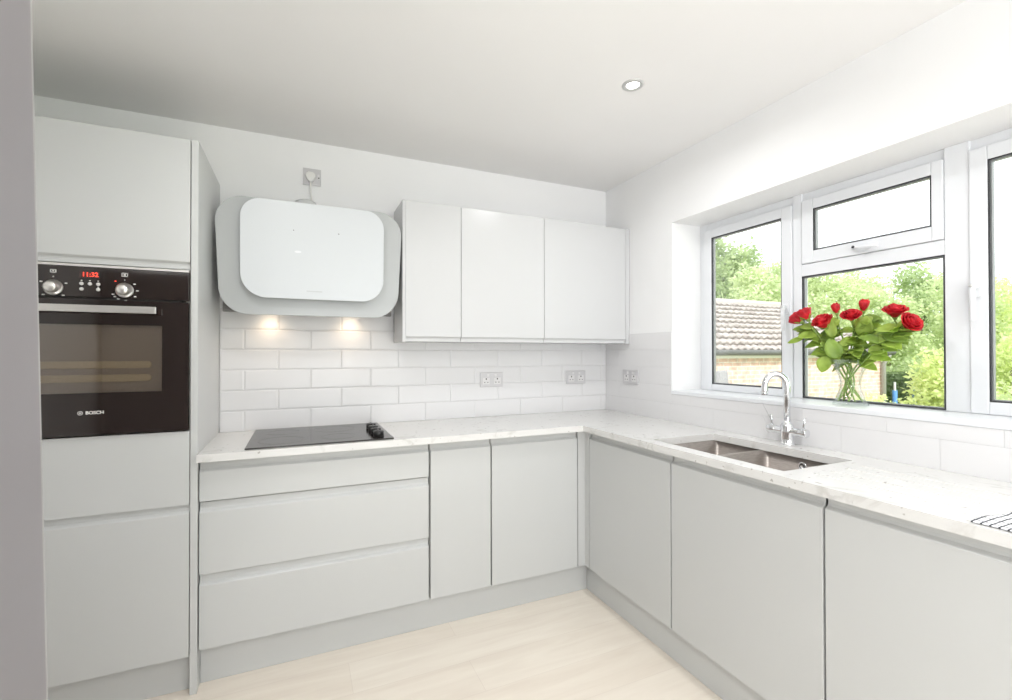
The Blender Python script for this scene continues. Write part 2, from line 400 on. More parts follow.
for a, b, lb in ((-.545, -1.1305, 'light grey cabinet door nearest the inner corner on the window side'),
                 (-1.1345, -1.7395, 'light grey base cabinet directly below the sink'),
                 (-1.7435, -2.36, 'light grey base cabinet at the right edge, below the checked towel')):
    c = empty('base_cabinet', (-.25, (a+b)/2, .15), lb.replace('cabinet door', 'base cabinet'), 'cabinet', 'light grey handleless base cabinets')
    lo = b+.0005; hi = a-.0005
    top = .872 if 'right edge' in lb else .66
    carcass('y', lo, hi, FS, .15, top, c, back=-.012); jfront('door', 'y', lo+.001, hi-.001, .152, ZT, FS, c)
tag(box(-.50, -.012, -2.385, -2.3615, 0, .874).build('end_panel', M_front), 'light grey end panel closing the window-side cabinet run', 'panel')
tag(box(XP+.001, PS, PB, PB+.016, 0, .149).build('plinth_board', M_front, None, .001), 'light grey plinth board along the back run under the drawers', 'plinth')
tag(box(PS, PS+.016, -2.36, PB-.001, 0, .149).build('plinth_board', M_front, None, .001), 'light grey plinth board along the window-side run under the sink', 'plinth')

# tall oven housing
tx0, tx1 = -2.875, -2.2795
t = empty('tall_oven_cabinet', (-2.57, -.26, 0), 'tall light grey cabinet housing the black oven beside the fridge', 'cabinet')
m = MB()
m.box(-2.2765, XP, TF, -.002, 0, 2.097)
m.build('end_panel', M_front, t, .001)
m = MB(); m.box(tx0-.02, tx0, TF+.022, -.012, .15, 2.095); m.box(tx1-.016, tx1, TF+.022, -.012, .15, 2.095); m.box(tx0, tx1-.016, -.022, -.012, .15, 2.095)
for z in (.15, .70, .975, 1.605, 2.079): m.box(tx0, tx1-.016, TF+.03, -.022, z, z+.016)
m.build('carcass', M_carc, t)
jfront('upper_door', 'x', tx0, tx1, 1.603, 2.095, TF, t, bottom=True, scoop=.028)
plain('drawer_front', 'x', tx0, tx1, .7155, .993, TF, t)
jfront('lower_door', 'x', tx0, tx1, .146, .7125, TF, t, scoop=.031)
box(tx0-.02, -2.277, TF+.045, TF+.061, 0, .145).build('plinth', M_front, t, .001)

# ------------------------------------------------------------------ built-in oven
ov = empty('built_in_oven', (-2.574, TF, 1.29), 'black built-in electric oven with red digital clock in the tall cabinet', 'oven')
ox0, ox1 = -2.872, -2.282
box(ox0+.02, ox1-.025, TF+.022, -.06, 1.0, 1.596).build('casing', M_inner, ov)
m = MB(); m.box(ox0, ox1, TF-.004, TF+.018, 1.4825, 1.590); m.build('control_panel', M_black, ov, .002)
box(ox0, ox1, TF-.002, TF+.02, 1.5905, 1.5985).build('top_trim', M_hand, ov)
# door: black glass with a smoked window
wx0, wx1, wz_0, wz_1 = -2.785, -2.363, 1.147, 1.387
m = MB(); fy, by = TF-.012, TF+.008
m.box(ox0, wx0, fy, by, .999, 1.475); m.box(wx1, ox1, fy, by, .999, 1.475); m.box(wx0, wx1, fy, by, .999, wz_0); m.box(wx0, wx1, fy, by, wz_1, 1.475)
dr = m.build('oven_door', M_black, ov)
m = MB(); m.box(wx0, wx1, fy+.0005, fy+.004, wz_0, wz_1); m.build('door_glass', M_oveng, dr)
# liner visible behind the glass
m = MB(); m.box(wx0-.01, wx1+.01, by+.001, by+.012, wz_0-.01, wz_1+.01); m.build('cavity', mat('cavity_enamel', (.62, .57, .52), .3), ov)
for z in (1.245, 1.197):
    MB().prism(rrect(wx0-.0, wx1-.035, z-.013, z+.013, .0125), 'y', by-.008, by+.001).build('shelf_rack', M_tray, ov, .002)
m = MB(); m.box(-2.776, -2.372, TF-.058, TF-.046, 1.427, 1.452); h = m.build('handle', M_hand, dr, .002)
for x in (-2.765, -2.395): box(x-.008, x+.008, TF-.0465, fy, 1.432, 1.447).build('handle_mount', M_hand, dr)
for x in (-2.672, -2.476):
    k = MB().lathe([(0, 0), (.0265, 0), (.0265, -.006), (.0225, -.008), (.0225, -.008), (.0185, -.012), (.0172, -.030), (.014, -.0325), (0, -.0325)], (x, TF-.004, 1.5125), 36, 'y').build('knob', M_hand, ov)
ring = [(x, 1.5125) for x in (-2.672, -2.476)]
m = MB()
def mark(x, z, w=.007, h=.005): box(x-w/2, x+w/2, TF-.0052, TF-.0038, z-h/2, z+h/2).build('dial_marking', M_icon, ov)
for a in (90, 150, 25, 225, 315): mark(-2.672+.037*math.cos(R(a)), 1.5125+.037*math.sin(R(a)), .007 if a != 90 else .003, .004)
for a in (90, 205, 220, 40, 0, 325, 275, 240): mark(-2.476+.037*math.cos(R(a)), 1.5125+.037*math.sin(R(a)), .007 if a != 90 else .003, .004)
m.box(-2.681, -2.678, TF-.0052, TF-.0038, 1.563, 1.575); m.box(-2.667, -2.664, TF-.0052, TF-.0038, 1.563, 1.575); m.box(-2.681, -2.664, TF-.0052, TF-.0038, 1.573, 1.575); m.box(-2.681, -2.664, TF-.0052, TF-.0038, 1.563, 1.565); m.box(-2.675, -2.670, TF-.0052, TF-.0038, 1.567, 1.571)
m.build('dial_symbol', M_icon, ov); m = MB()
m.box(-2.485, -2.467, TF-.0052, TF-.0038, 1.561, 1.563); m.box(-2.485, -2.467, TF-.0052, TF-.0038, 1.573, 1.575); m.box(-2.485, -2.483, TF-.0052, TF-.0038, 1.561, 1.575); m.box(-2.469, -2.467, TF-.0052, TF-.0038, 1.561, 1.575); m.box(-2.479, -2.473, TF-.0052, TF-.0038, 1.565, 1.571)
m.build('dial_symbol', M_icon, ov)
box(-2.603, -2.547, TF-.0055, TF-.0035, 1.551, 1.573).build('display', mat('dark_display', (.05, .03, .028), .3), ov)
text_mesh('clock_digits', '11:32', .021, M_red_led, ov, (-2.573, TF-.0062, 1.562))
for x, z in ((-2.597, 1.530), (-2.574, 1.530), (-2.551, 1.530), (-2.597, 1.511), (-2.551, 1.511)):
    MB().lathe([(0, 0), (.0062, 0), (.0055, -.003), (0, -.0035)], (x, TF-.004, z), 16, 'y').build('button', M_icon, ov)
for x, z in ((-2.597, 1.541), (-2.574, 1.541), (-2.551, 1.541), (-2.551, 1.520)): mark(x, z, .004, .003)
box(-2.505, -2.500, TF-.0052, TF-.0038, 1.543, 1.545).build('pilot_light', M_red_led, ov)
text_mesh('oven_logo', 'BOSCH', .0155, M_icon, dr, (-2.556, fy-.0008, 1.078))
m = MB(); c0 = (-2.596, fy-.0008, 1.078)
for k in range(28):
    a, b = 2*math.pi*k/28, 2*math.pi*(k+1)/28
    q = [(c0[0]+r*math.cos(t_), c0[2]+r*math.sin(t_)) for r, t_ in ((.0058, a), (.0072, a), (.0072, b), (.0058, b))]
    m.prism(q, 'y', fy-.001, fy)
m.box(c0[0]-.0028, c0[0]-.0016, fy-.001, fy, 1.0738, 1.0822); m.box(c0[0]+.0016, c0[0]+.0028, fy-.001, fy, 1.0738, 1.0822); m.box(c0[0]-.002, c0[0]+.002, fy-.001, fy, 1.0773, 1.0787)
m.build('logo_emblem', M_icon, dr)

# ------------------------------------------------------------------ wall cabinets
UF, u0, u1 = -.250, 1.3457, 2.0652
def wallcab(a, b, label, left=False, right=False):
    c = empty('wall_cabinet', ((a+b)/2, -.12, u0), label, 'cabinet', 'white handleless wall cabinets')
    mb = MB(); t = .015; aa, bb = a+(.016 if left else .0005), b-(.03 if right else .0005)
    mb.box(aa, aa+t, UF+.0215, -.011, u0, u1); mb.box(bb-t, bb, UF+.0215, -.011, u0, u1); mb.box(aa+t, bb-t, UF+.0215, -.011, u0, u0+t); mb.box(aa+t, bb-t, UF+.0215, -.011, u1-t, u1); mb.box(aa+t, bb-t, -.02, -.011, u0+t, u1-t)
    mb.build('carcass', M_white, c)
    jfront('door', 'x', aa+.0005, bb-.0005, u0+.001, u1-.0005, UF, c, m=M_white, bottom=True, scoop=.026)
    if left: box(a, a+.0155, UF-.001, -.011, u0-.002, u1).build('end_panel', M_white, c, .001)
    if right: box(b-.029, b, UF-.001, -.011, u0-.002, u1).build('filler_panel', M_white, c, .001)
wallcab(-1.4265, -1.1155, 'narrow white wall cabinet next to the extractor hood', left=True)
wallcab(-1.1145, -.6125, 'middle white wall cabinet of the row of three', )
wallcab(-.6115, -.0035, 'widest white wall cabinet, in the corner beside the window wall', right=True)

# ------------------------------------------------------------------ worktop with sink cut-out and drainer grooves
sx0, sx1, sy0, sy1 = -.481, -.118, -1.603, -1.0     # cut-out
wk = MB(); z0, z1 = W-TK, W
g0, g1 = -2.02, -1.66                               # drainer grooves along y
def slab_poly(pts):
    return wk.prism(pts, 'z', z0, z1)
wk.box(XP+.0005, WO, WO, -.0015, z0, z1)             # back run
wk.box(WO, -.0015, WO, -.0015, z0, z1)                # corner
wk.box(WO, -.0015, sy1, WO, z0, z1)
wk.box(WO, sx0, sy0, sy1, z0, z1); wk.box(sx1, -.0015, sy0, sy1, z0, z1)
wk.box(WO, -.0015, g1, sy0, z0, z1)
wk.box(WO, -.0015, -2.39, g0, z0, z1)
# grooved part: profile in (x,z) extruded along y
prof = [(WO, z0), (WO, z1)]
for gx in (-.42, -.34, -.26, -.18): prof += [(gx-.006, z1), (gx-.003, z1-.0045), (gx+.003, z1-.0045), (gx+.006, z1)]
prof += [(-.0015, z1), (-.0015, z0)]
wk.prism(prof, 'y', g0, g1)
bmesh.ops.remove_doubles(wk.bm, verts=wk.bm.verts, dist=1e-5)
# dissolve the internal faces between the blocks
seen = {}
for f in wk.bm.faces:
    seen.setdefault(tuple(round(v, 4) for v in f.calc_center_median())+(round(f.calc_area(), 5),), []).append(f)
dup = [f for fs in seen.values() if len(fs) > 1 for f in fs]
bmesh.ops.delete(wk.bm, geom=dup, context='FACES_ONLY')
tag(wk.build('worktop', M_quartz), 'white quartz L-shaped worktop with faint grey veins and drainer grooves', 'worktop')

# ------------------------------------------------------------------ sink
sk = empty('sink', (-.30, -1.30, W-TK), 'undermounted taupe steel one-and-a-half bowl sink below the tap', 'sink')
def bowl(x0, x1, y0, y1, depth, name, r=.02):
    mb = MB(); rim = W-TK-.001
    o1 = rrect(x0, x1, y0, y1, r, 5); o2 = rrect(x0+.006, x1-.006, y0+.006, y1-.006, r, 5); zb = rim-depth
    def ringv(o, z): return [mb.bm.verts.new((u, v, z)) for u, v in o]
    fl = rrect(x0-.012, x1+.012, y0-.006, y1+.006, r, 5)
    loops = [ringv(fl, rim), ringv(o1, rim), ringv(o2, zb+.01), ringv([((u-(x0+x1)/2)*.93+(x0+x1)/2, (v-(y0+y1)/2)*.93+(y0+y1)/2) for u, v in o2], zb)]
    for A, B in zip(loops, loops[1:]):
        n = len(A)
        for k in range(n):
            f = mb.bm.faces.new((A[k], A[(k+1) % n], B[(k+1) % n], B[k])); f.smooth = True
    mb.bm.faces.new(loops[-1])
    o = mb.build(name, M_sink, sk)
    md = o.modifiers.new('sheet', 'SOLIDIFY'); md.thickness = .0015; md.offset = -1
    cx, cy = (x0+x1)/2, (y0+y1)/2
    MB().lathe([(0, .002), (.02, .003), (.034, .003), (.04, 0)], (cx, cy, zb), 28).build('drain', M_chrome, sk)
    return o
bowl(-.474, -.108, -1.2400, -1.006, .15, 'small_bowl'); bowl(-.474, -.108, -1.598, -1.2555, .18, 'main_bowl')
box(-.474, -.108, -1.2535, -1.2415, W-TK-.012, W-TK-.002).build('divider', M_hand, sk, .003)
m = MB(); m.lathe([(.0, -.001), (.006, -.001), (.006, -.002), (.011, -.002), (.011, -.004), (.017, -.004), (.018, 0), (0, 0)], (-.1095, -1.418, .842), 24, 'x'); m.build('overflow', M_chrome, sk)
MB().lathe([(.0065, -.005), (.0105, -.005), (.0105, -.0042), (.0065, -.0042)], (-.1095, -1.418, .842), 24, 'x').build('overflow_slot', M_dark, sk)

# ------------------------------------------------------------------ tap
TX, TY = -.055, -1.318
tp = empty('mixer_tap', (TX, TY, W), 'chrome swan-neck mixer tap with two levers behind the sink', 'tap')
m = MB(); m.lathe([(0, 0), (.027, 0), (.027, .005), (.0245, .008), (.0235, .012), (.0235, .04), (.0245, .044), (.0245, .078), (.022, .086), (.0155, .092), (.0155, .10), (0, .10)], (TX, TY, W), 32); m.build('tap_body', M_chrome, tp)
pts = [(TX, TY, W+.095), (TX, TY, W+.240)]
rr_ = .042; dx, dy = -.80, .60       # spout swings over the bowls
for k in range(1, 19):
    a = math.pi*k/18*.97; s_ = rr_-rr_*math.cos(a); pts.append((TX+dx*s_, TY+dy*s_, W+.240+rr_*math.sin(a)*1.25))
s_, zz = pts[-1], pts[-1][2]
for k in (1, 2): pts.append((pts[-1][0]+dx*.001, pts[-1][1]+dy*.001, zz-.020*k))
m = MB(); m.tube(pts, [.0125]*(len(pts)-2)+[.0128, .0130], 18); m.build('spout', M_chrome, tp)
p = pts[-1]; MB().lathe([(0, 0), (.008, 0), (.0135, -.001), (.0135, .012), (.0118, .013)], p, 20).build('aerator', M_chrome, tp)
m = MB(); m.tube([(TX, TY+.062, W+.058), (TX, TY+.066, W+.058), (TX, TY-.062, W+.058)], .0155, 20); m.build('crossbar', M_chrome, tp, .001)
for s_ in (1, -1):
    yy = TY+s_*.062
    hd = MB().tube([(TX, yy-s_*.012, W+.058), (TX, yy-s_*.008, W+.058), (TX, yy+s_*.018, W+.058), (TX, yy+s_*.022, W+.058)], [.0155, .0170, .0170, .0160], 22).build('tap_handle', M_chrome, tp)
    MB().tube([(TX, yy+s_*.006, W+.070), (TX+.002, yy+s_*.008, W+.10), (TX+.004, yy+s_*.010, W+.118)], [.0045, .004, .0036], 12).build('lever', M_chrome, hd)

# ------------------------------------------------------------------ hob
hb = empty('ceramic_hob', (-1.81, -.27, W), 'black glass ceramic hob with four side knobs set on the worktop', 'hob')
MB().prism(rrect(-2.098, -1.517, -.520, -.022, .004, 3), 'z', W+.0005, W+.0065).build('glass_plate', M_hob, hb, .0015)
M_zone = mat('zone_ring_grey', (.05, .048, .045), .3)
for cx, cy, r in ((-1.97, -.38, .09), (-1.97, -.16, .072), (-1.74, -.38, .072), (-1.74, -.16, .09)):
    m = MB()
    for k in range(40):
        a, b = 2*math.pi*k/40, 2*math.pi*(k+1)/40
        m.prism([(cx+q*math.cos(t_), cy+q*math.sin(t_)) for q, t_ in ((r-.001, a), (r, a), (r, b), (r-.001, b))], 'z', W+.0065, W+.0068)
    m.build('cooking_zone_ring', M_zone, hb)
for y in (-.455, -.375, -.295, -.215):
    k = MB().lathe([(0, 0), (.0235, 0), (.023, .022), (.021, .0245), (0, .0245)], (-1.575, y, W+.0066), 28).build('knob', M_blkp, hb)
    MB().prism([(-1.575-.0045, y-.0225), (-1.575+.0045, y-.0225), (-1.575+.0045, y+.0225), (-1.575-.0045, y+.0225)], 'z', W+.030, W+.034).build('knob_grip', M_blkp, k, .0015)

# ------------------------------------------------------------------ extractor hood
hd = empty('extractor_hood', (-1.84, -.15, 1.47), 'angled white and grey glass extractor hood above the black hob', 'extractor hood')
def trap_plate(w_top, w_bot, z0, z1, r, cx, y, th, tilt, name, mt):
    out = []
    for u, v in rrect(-1, 1, 0, 1, 0.0001, 1): pass
    o = rrect(-w_top/2, w_top/2, z0, z1, r, 12)
    mb = MB(); q = []
    for u, v in o:
        f = (v-z0)/(z1-z0); s_ = (w_bot+(w_top-w_bot)*f)/w_top; q.append((cx+u*s_, v))
    F_ = [mb.bm.verts.new((u, y-(v-z0)*tilt, v)) for u, v in q]; B_ = [mb.bm.verts.new((u, y+th-(v-z0)*tilt, v)) for u, v in q]
    mb.bm.faces.new(F_); mb.bm.faces.new(B_[::-1]); n = len(q)
    for k in range(n): mb.bm.faces.new((F_[k], B_[k], B_[(k+1) % n], F_[(k+1) % n]))
    return mb.build(name, mt, hd, .0015)
trap_plate(0.816, .772, 1.461, 1.985, (.115, .125, .115, .12), -1.836, -.238, .008, .03, 'rear_glass_panel', M_hoodg)
trap_plate(.614, .612, 1.534, 1.972, (.105, .105, .085, .085), -1.833, -.285, .008, .03, 'front_glass_panel', M_hoodw)
m = MB(); m.box(-2.05, -1.63, -.275, -.245, 1.60, 1.93); m.build('spacer_block', M_hoodb, hd)
m = MB(); m.prism([(-.011, 1.49), (-.215, 1.49), (-.225, 1.52), (-.232, 1.80), (-.20, 1.93), (-.011, 1.93)], 'x', -2.16, -1.52); m.build('hood_body', M_hoodb, hd, .004)
m = MB(); m.box(-2.215, -1.475, -.205, -.195+.02, 1.475, 1.56); m.build('lower_bracket', M_hoodd, hd)
MB().lathe([(0, 0), (.055, 0), (.055, .085), (.048, .105), (.03, .114), (0, .117)], (-1.875, -.10, 1.93), 32).build('duct_collar', M_hoodb, hd)
for x in (-2.035, -1.66):
    MB().lathe([(0, -.003), (.022, -.003), (.022, 0)], (x, -.06, 1.49), 20).build('hood_lamp', M_warm, hd)
    lamp('hood_lamp_light', 'SPOT', (x, -.055, 1.484), 1.05, (1, .74, .48), (0, 0, 0), spot_size=R(150), spot_blend=.8, shadow_soft_size=.04)
# marks on the front panel
yf = lambda z: -.285-(z-1.534)*.03
box(-1.929, -1.925, yf(1.844)-.001, yf(1.844), 1.842, 1.846).build('touch_mark', M_hoodd, hd); box(-1.737, -1.731, yf(1.846)-.001, yf(1.846), 1.8445, 1.848).build('touch_mark', M_hoodd, hd)
MB().prism([(-1.909+.014*math.cos(R(20*k)), 1.748+.005*math.sin(R(20*k))) for k in range(18)], 'y', yf(1.748)-.002, yf(1.748)+.001).build('touch_button', M_upvc, hd)
box(-1.872, -1.805, yf(1.571)-.0008, yf(1.571), 1.5685, 1.574).build('maker_mark', mat('faint_grey_print', (.55, .57, .58), .4), hd)

# ------------------------------------------------------------------ sockets
def double_socket(pos, axis, label):
    s = empty('double_socket', pos, label, 'socket', 'silver double sockets on the tiles')
    x, y, z = pos; m = MB(); w_, h_ = .073, .043
    def pl(u0, u1, v0, v1, d0, d1, mm):
        if axis == 'x': mm.box(x+u0, x+u1, y-d1, y-d0, z+v0, z+v1)
        else: mm.box(x-d1, x-d0, y+u0, y+u1, z+v0, z+v1)
    pl(-w_, w_, -h_, h_, 0, .008, m); m.build('face_plate', M_sock, s, .002)
    for c_ in (-.036, .036):
        m = MB(); pl(c_-.022, c_+.022, -.028, .012, .0082, .0095, m); m.build('socket_insert', M_sockw, s)
        m = MB(); pl(c_-.0035, c_+.0035, .0, .009, .0096, .0102, m); pl(c_-.013, c_-.007, -.018, -.0135, .0096, .0102, m); pl(c_+.007, c_+.013, -.018, -.0135, .0096, .0102, m); m.build('pin_holes', M_dark, s)
        q = c_*1.0+(.012 if c_ < 0 else -.012)
        m = MB(); pl(q-.007, q+.007, .018, .034, .0082, .011, m); m.build('rocker_switch', M_sockw, s, .001)
double_socket((-.845, -.0095, 1.127), 'x', 'silver double socket on the back wall, left of the two')
double_socket((-.250, -.0095, 1.129), 'x', 'silver double socket on the back wall, nearest the corner')
double_socket((-.0095, -.273, 1.137), 'y', 'silver double socket on the window wall beside the corner')
s = empty('single_socket', (-1.844, 0, 2.199), 'single switched wall socket high on the wall above the extractor hood', 'socket')
box(-1.887, -1.801, -.009, -.0005, 2.156, 2.242).build('face_plate', M_sock, s, .002)
box(-1.818, -1.808, -.012, -.009, 2.19, 2.215).build('rocker_switch', M_sockw, s, .001)
MB().lathe([(0, -.0005), (.0035, -.0005), (.003, .0)], (-1.812, -.012, 2.196), 12, 'y').build('switch_indicator', M_dark, s)
p_ = empty('power_plug', (-1.85, -.0095, 2.19), 'white three-pin plug with its cord in the socket above the hood', 'plug')
m = MB(); m.prism([(-1.876, 2.198), (-1.874, 2.208), (-1.862, 2.217), (-1.842, 2.217), (-1.830, 2.208), (-1.828, 2.198), (-1.836, 2.178), (-1.845, 2.168), (-1.859, 2.168), (-1.868, 2.178)], 'y', -.034, -.0095); m.build('plug_body', M_plug, p_, .003)
m = MB(); m.tube([(-1.852, -.022, 2.17), (-1.851, -.024, 2.14), (-1.849, -.03, 2.10), (-1.842, -.04, 2.06), (-1.815, -.05, 2.01), (-1.80, -.05, 1.935)], .0045, 10); m.build('cord', M_plug, p_)

# ------------------------------------------------------------------ ceiling downlights
for i, (x, y) in enumerate(((-.655, -1.086), (-2.0, -1.30), (-.655, -2.75), (-2.05, -2.75), (-.655, -4.1), (-2.05, -4.1))):
    lb = 'round recessed ceiling downlight, lit, in front of the window wall' if i == 0 else 'round recessed ceiling downlight behind the photographed area'
    d = empty('recessed_downlight', (x, y, H), lb, 'ceiling light', 'ceiling downlights')
    MB().lathe([(.026, -.001), (.030, -.005), (.040, -.005), (.0445, -.001), (.0445, 0)], (x, y, H), 40).build('bezel', M_bezel, d)
    MB().lathe([(0, -.0022), (.026, -.0016), (.027, -.0005)], (x, y, H), 32).build('lens', M_lamp, d)
    lamp('downlight_light', 'AREA', (x, y, H-.012), 5.0, (.99, .99, 1), (0, 0, 0), shape='DISK', size=.16, spread=R(165))

# globe pendant added unseen behind the camera as fill for the dark ceiling
pd = empty('added_pendant', (-2.35, -3.25, H), 'added opal glass globe pendant, fill light behind the photographed area', 'ceiling light')
MB().lathe([(0, 0), (.05, 0), (.045, -.02), (0, -.025)], (-2.35, -3.25, H), 24).build('ceiling_rose', M_plug, pd)
MB().tube([(-2.35, -3.25, H-.02), (-2.35, -3.25, 1.84)], .003, 8).build('cord', M_plug, pd)
MB().lathe([(.13*math.sin(R(12*k)), .13*math.cos(R(12*k))) for k in range(1, 16)], (-2.35, -3.25, 1.72), 28).build('globe_shade', mat('opal_glass', (.9, .9, .9), .3, emis=(1, .98, .95), es=2), pd)
lamp('pendant_fill_light', 'POINT', (-2.35, -3.25, 1.50), 27, (.98, .985, 1), shadow_soft_size=.1)  # added fill lamp, set below the globe

# ------------------------------------------------------------------ fridge-freezer at the left edge
fr = empty('fridge_freezer', (-2.55, -2.40, 0), 'tall silver-grey fridge-freezer at the left edge of the view', 'fridge')
fz0, fz1 = .05, 1.79
ye, yn = -2.00, -2.80
def lean(z): return -2.1036-.0226*z
m = MB(); m.box(XL+.03, -2.205, yn, ye, .03, fz1); m.build('cabinet_body', M_fridge, fr)
def fdoor(z0, z1, name):
    mb = MB()
    for a, b, mi in ((yn, ye-.003, 0), (ye-.003, ye, 1)):
        mb.prism([(-2.200, z0), (lean(z0), z0), (lean(z1), z1), (-2.200, z1)], 'y', a, b, mi)
    return mb.build(name, [M_fridge, M_fedge], fr)
fdoor(fz0, .62, 'freezer_door'); dd = fdoor(.628, fz1, 'fridge_door')
for y in (yn+.06, ye-.06):
    for x in (XL+.1, -2.28): MB().tube([(x, y, 0), (x, y, .031)], .02, 12).build('foot', M_blkp, fr)
m = MB(); m.tube([(-2.13, yn+.06, .90), (-2.10, yn+.06, .92), (-2.10, yn+.06, 1.45), (-2.14, yn+.06, 1.47)], .01, 10); m.build('handle', M_hand, dd)

# ------------------------------------------------------------------ checked tea towel
def towel():
    nx, ny = 44, 60; x0, x1, y0, y1 = -.535, -.17, -2.37, -2.075
    mb = MB(); g = []
    for j in range(ny+1):
        row = []
        for i in range(nx+1):
            u, v = i/nx, j/ny
            x = x0+(x1-x0)*u; y = y0+(y1-y0)*v
            x2 = x+.006*math.sin(v*9+u*2); y2 = y+.004*math.sin(u*12)+.05*(1-u)*v*0-.02*u*v
            z = W+.0045+.001*(1+math.sin(u*19+v*5))*(.5+.5*math.sin(v*13+u*3))
            row.append(mb.bm.verts.new((x2, y2, z)))
        g.append(row)
    for j in range(ny):
        for i in range(nx):
            f = mb.bm.faces.new((g[j][i], g[j][i+1], g[j+1][i+1], g[j+1][i])); f.smooth = True
    m = mat('checked_cotton', (.9, .9, .92), .85); b = m.node_tree.nodes['Principled BSDF']
    ge = N(m, 'ShaderNodeNewGeometry'); mp = N(m, 'ShaderNodeMapping'); mp.inputs['Location'].default_value = (.005, .004, 0); L(m, ge.outputs['Position'], mp.inputs[0])
    br = N(m, 'ShaderNodeTexBrick', offset=0.0, i_Scale=1); br.inputs['Brick Width'].default_value = .034; br.inputs['Row Height'].default_value = .0145
    br.inputs['Mortar Size'].default_value = .0019; br.inputs['Mortar Smooth'].default_value = .1
    br.inputs['Color1'].default_value = br.inputs['Color2'].default_value = (.86, .86, .89, 1); br.inputs['Mortar'].default_value = (.05, .055, .06, 1)
    L(m, mp.outputs[0], br.inputs['Vector']); L(m, br.outputs[0], b.inputs['Base Color'])
    o = mb.build('tea_towel', m); md = o.modifiers.new('cloth', 'SOLIDIFY'); md.thickness = .0025; md.offset = -1
    tag(o, 'white tea towel with black checked lines on the worktop edge', 'towel')
towel()

# ------------------------------------------------------------------ vase and roses on the sill
VX, VY, VZ = .10, -1.472, wz0
vs = MB()
outer = [(0, .0), (.058, .0), (.060, .004), (.055, .012), (.046, .035), (.037, .065), (.035, .085), (.040, .115), (.054, .150), (.070, .181)]
inner = [(.067, .181), (.051, .150), (.037, .115), (.032, .085), (.034, .065), (.043, .037), (.050, .018), (.045, .012), (0, .010)]
vs.lathe(outer+inner, (VX, VY, VZ), 40)
tag(vs.build('glass_vase', M_vase), 'clear glass waisted vase holding red roses on the window sill', 'vase')

def petal(bm_, c, ax, side, width, height, curl, base_r, lean_, mi=0):
    """a cupped petal around axis ax, centred on direction side"""
    ax = ax.normalized(); side = (side-ax*side.dot(ax)).normalized(); tan = ax.cross(side)
    nu, nv = 6, 6; g = []
    for j in range(nv+1):
        v = j/nv; row = []
        for i in range(nu+1):
            u = i/nu*2-1
            wv = width*(math.sin(min(1, v*1.25+.18)*math.pi*.5))*(1-.22*max(0, v-.72)/.28)
            ang = u*wv/max(base_r, .004)*.55
            rad = base_r*(.35+.75*math.sin(v*1.9))+lean_*v*v
            if v > .7: rad += curl*((v-.7)/.3)**2
            hh = height*(v-.10*u*u*v+.03*math.sin(u*5+v*3))
            row.append(bm_.verts.new(c+(side*math.cos(ang)+tan*math.sin(ang))*rad+ax*hh))
        g.append(row)
    for j in range(nv):
        for i in range(nu):
            f = bm_.faces.new((g[j][i], g[j][i+1], g[j+1][i+1], g[j+1][i])); f.smooth = True; f.material_index = mi
def leaf_mesh(p, d, nrm, length, width, m, parent, droop=.25):
    d = d.normalized(); nrm = (nrm-d*nrm.dot(d)).normalized(); s = d.cross(nrm)
    mb = MB(); n = 9; rows = []
    for j in range(n+1):
        t = j/n; w_ = width*.5*math.sin(math.pi*t**.8)**.68 if 0 < t < 1 else .0004
        c_ = p+d*length*t-nrm*droop*length*t*t
        rows.append([mb.bm.verts.new(c_+s*w_*k+nrm*abs(k)*w_*.28) for k in (-1, -.5, 0, .5, 1)])
    for A, B in zip(rows, rows[1:]):
        for k in range(4):
            f = mb.bm.faces.new((A[k], A[k+1], B[k+1], B[k])); f.smooth = True
    o = mb.build('leaf', m, parent); md = o.modifiers.new('thin', 'SOLIDIFY'); md.thickness = .0006
    return o
SPECIAL = [   # a few large leaves that stand clear of the bunch: rose, base, direction, length, width, dark
 ('open red rose low between the small bud and the leftmost roses', (.06, -1.405, 1.272), (-.1, .22, -1), .070, .052, 0),
 ('red rose furthest left in the vase, tilted outwards', (.09, -1.295, 1.350), (-.05, 1, -.28), .078, .024, 0),
 ('large red rose furthest right in the vase, nodding outwards', (.07, -1.600, 1.352), (-.05, -1, -.28), .088, .042, 1),
 ('large red rose at the upper right of the bouquet', (.06, -1.560, 1.300), (-.1, -1, -.25), .055, .040, 0),
 ('fully open bright red rose at the centre of the bouquet', (.05, -1.455, 1.262), (-.2, .3, 1), .085, .060, 1),
 ('red bud standing highest just right of the central rose', (.10, -1.520, 1.345), (-.2, -.25, 1), .085, .056, 0),
 ('small upright red bud above the left half of the bouquet', (.09, -1.415, 1.345), (-.2, .15, 1), .090, .042, 0)]
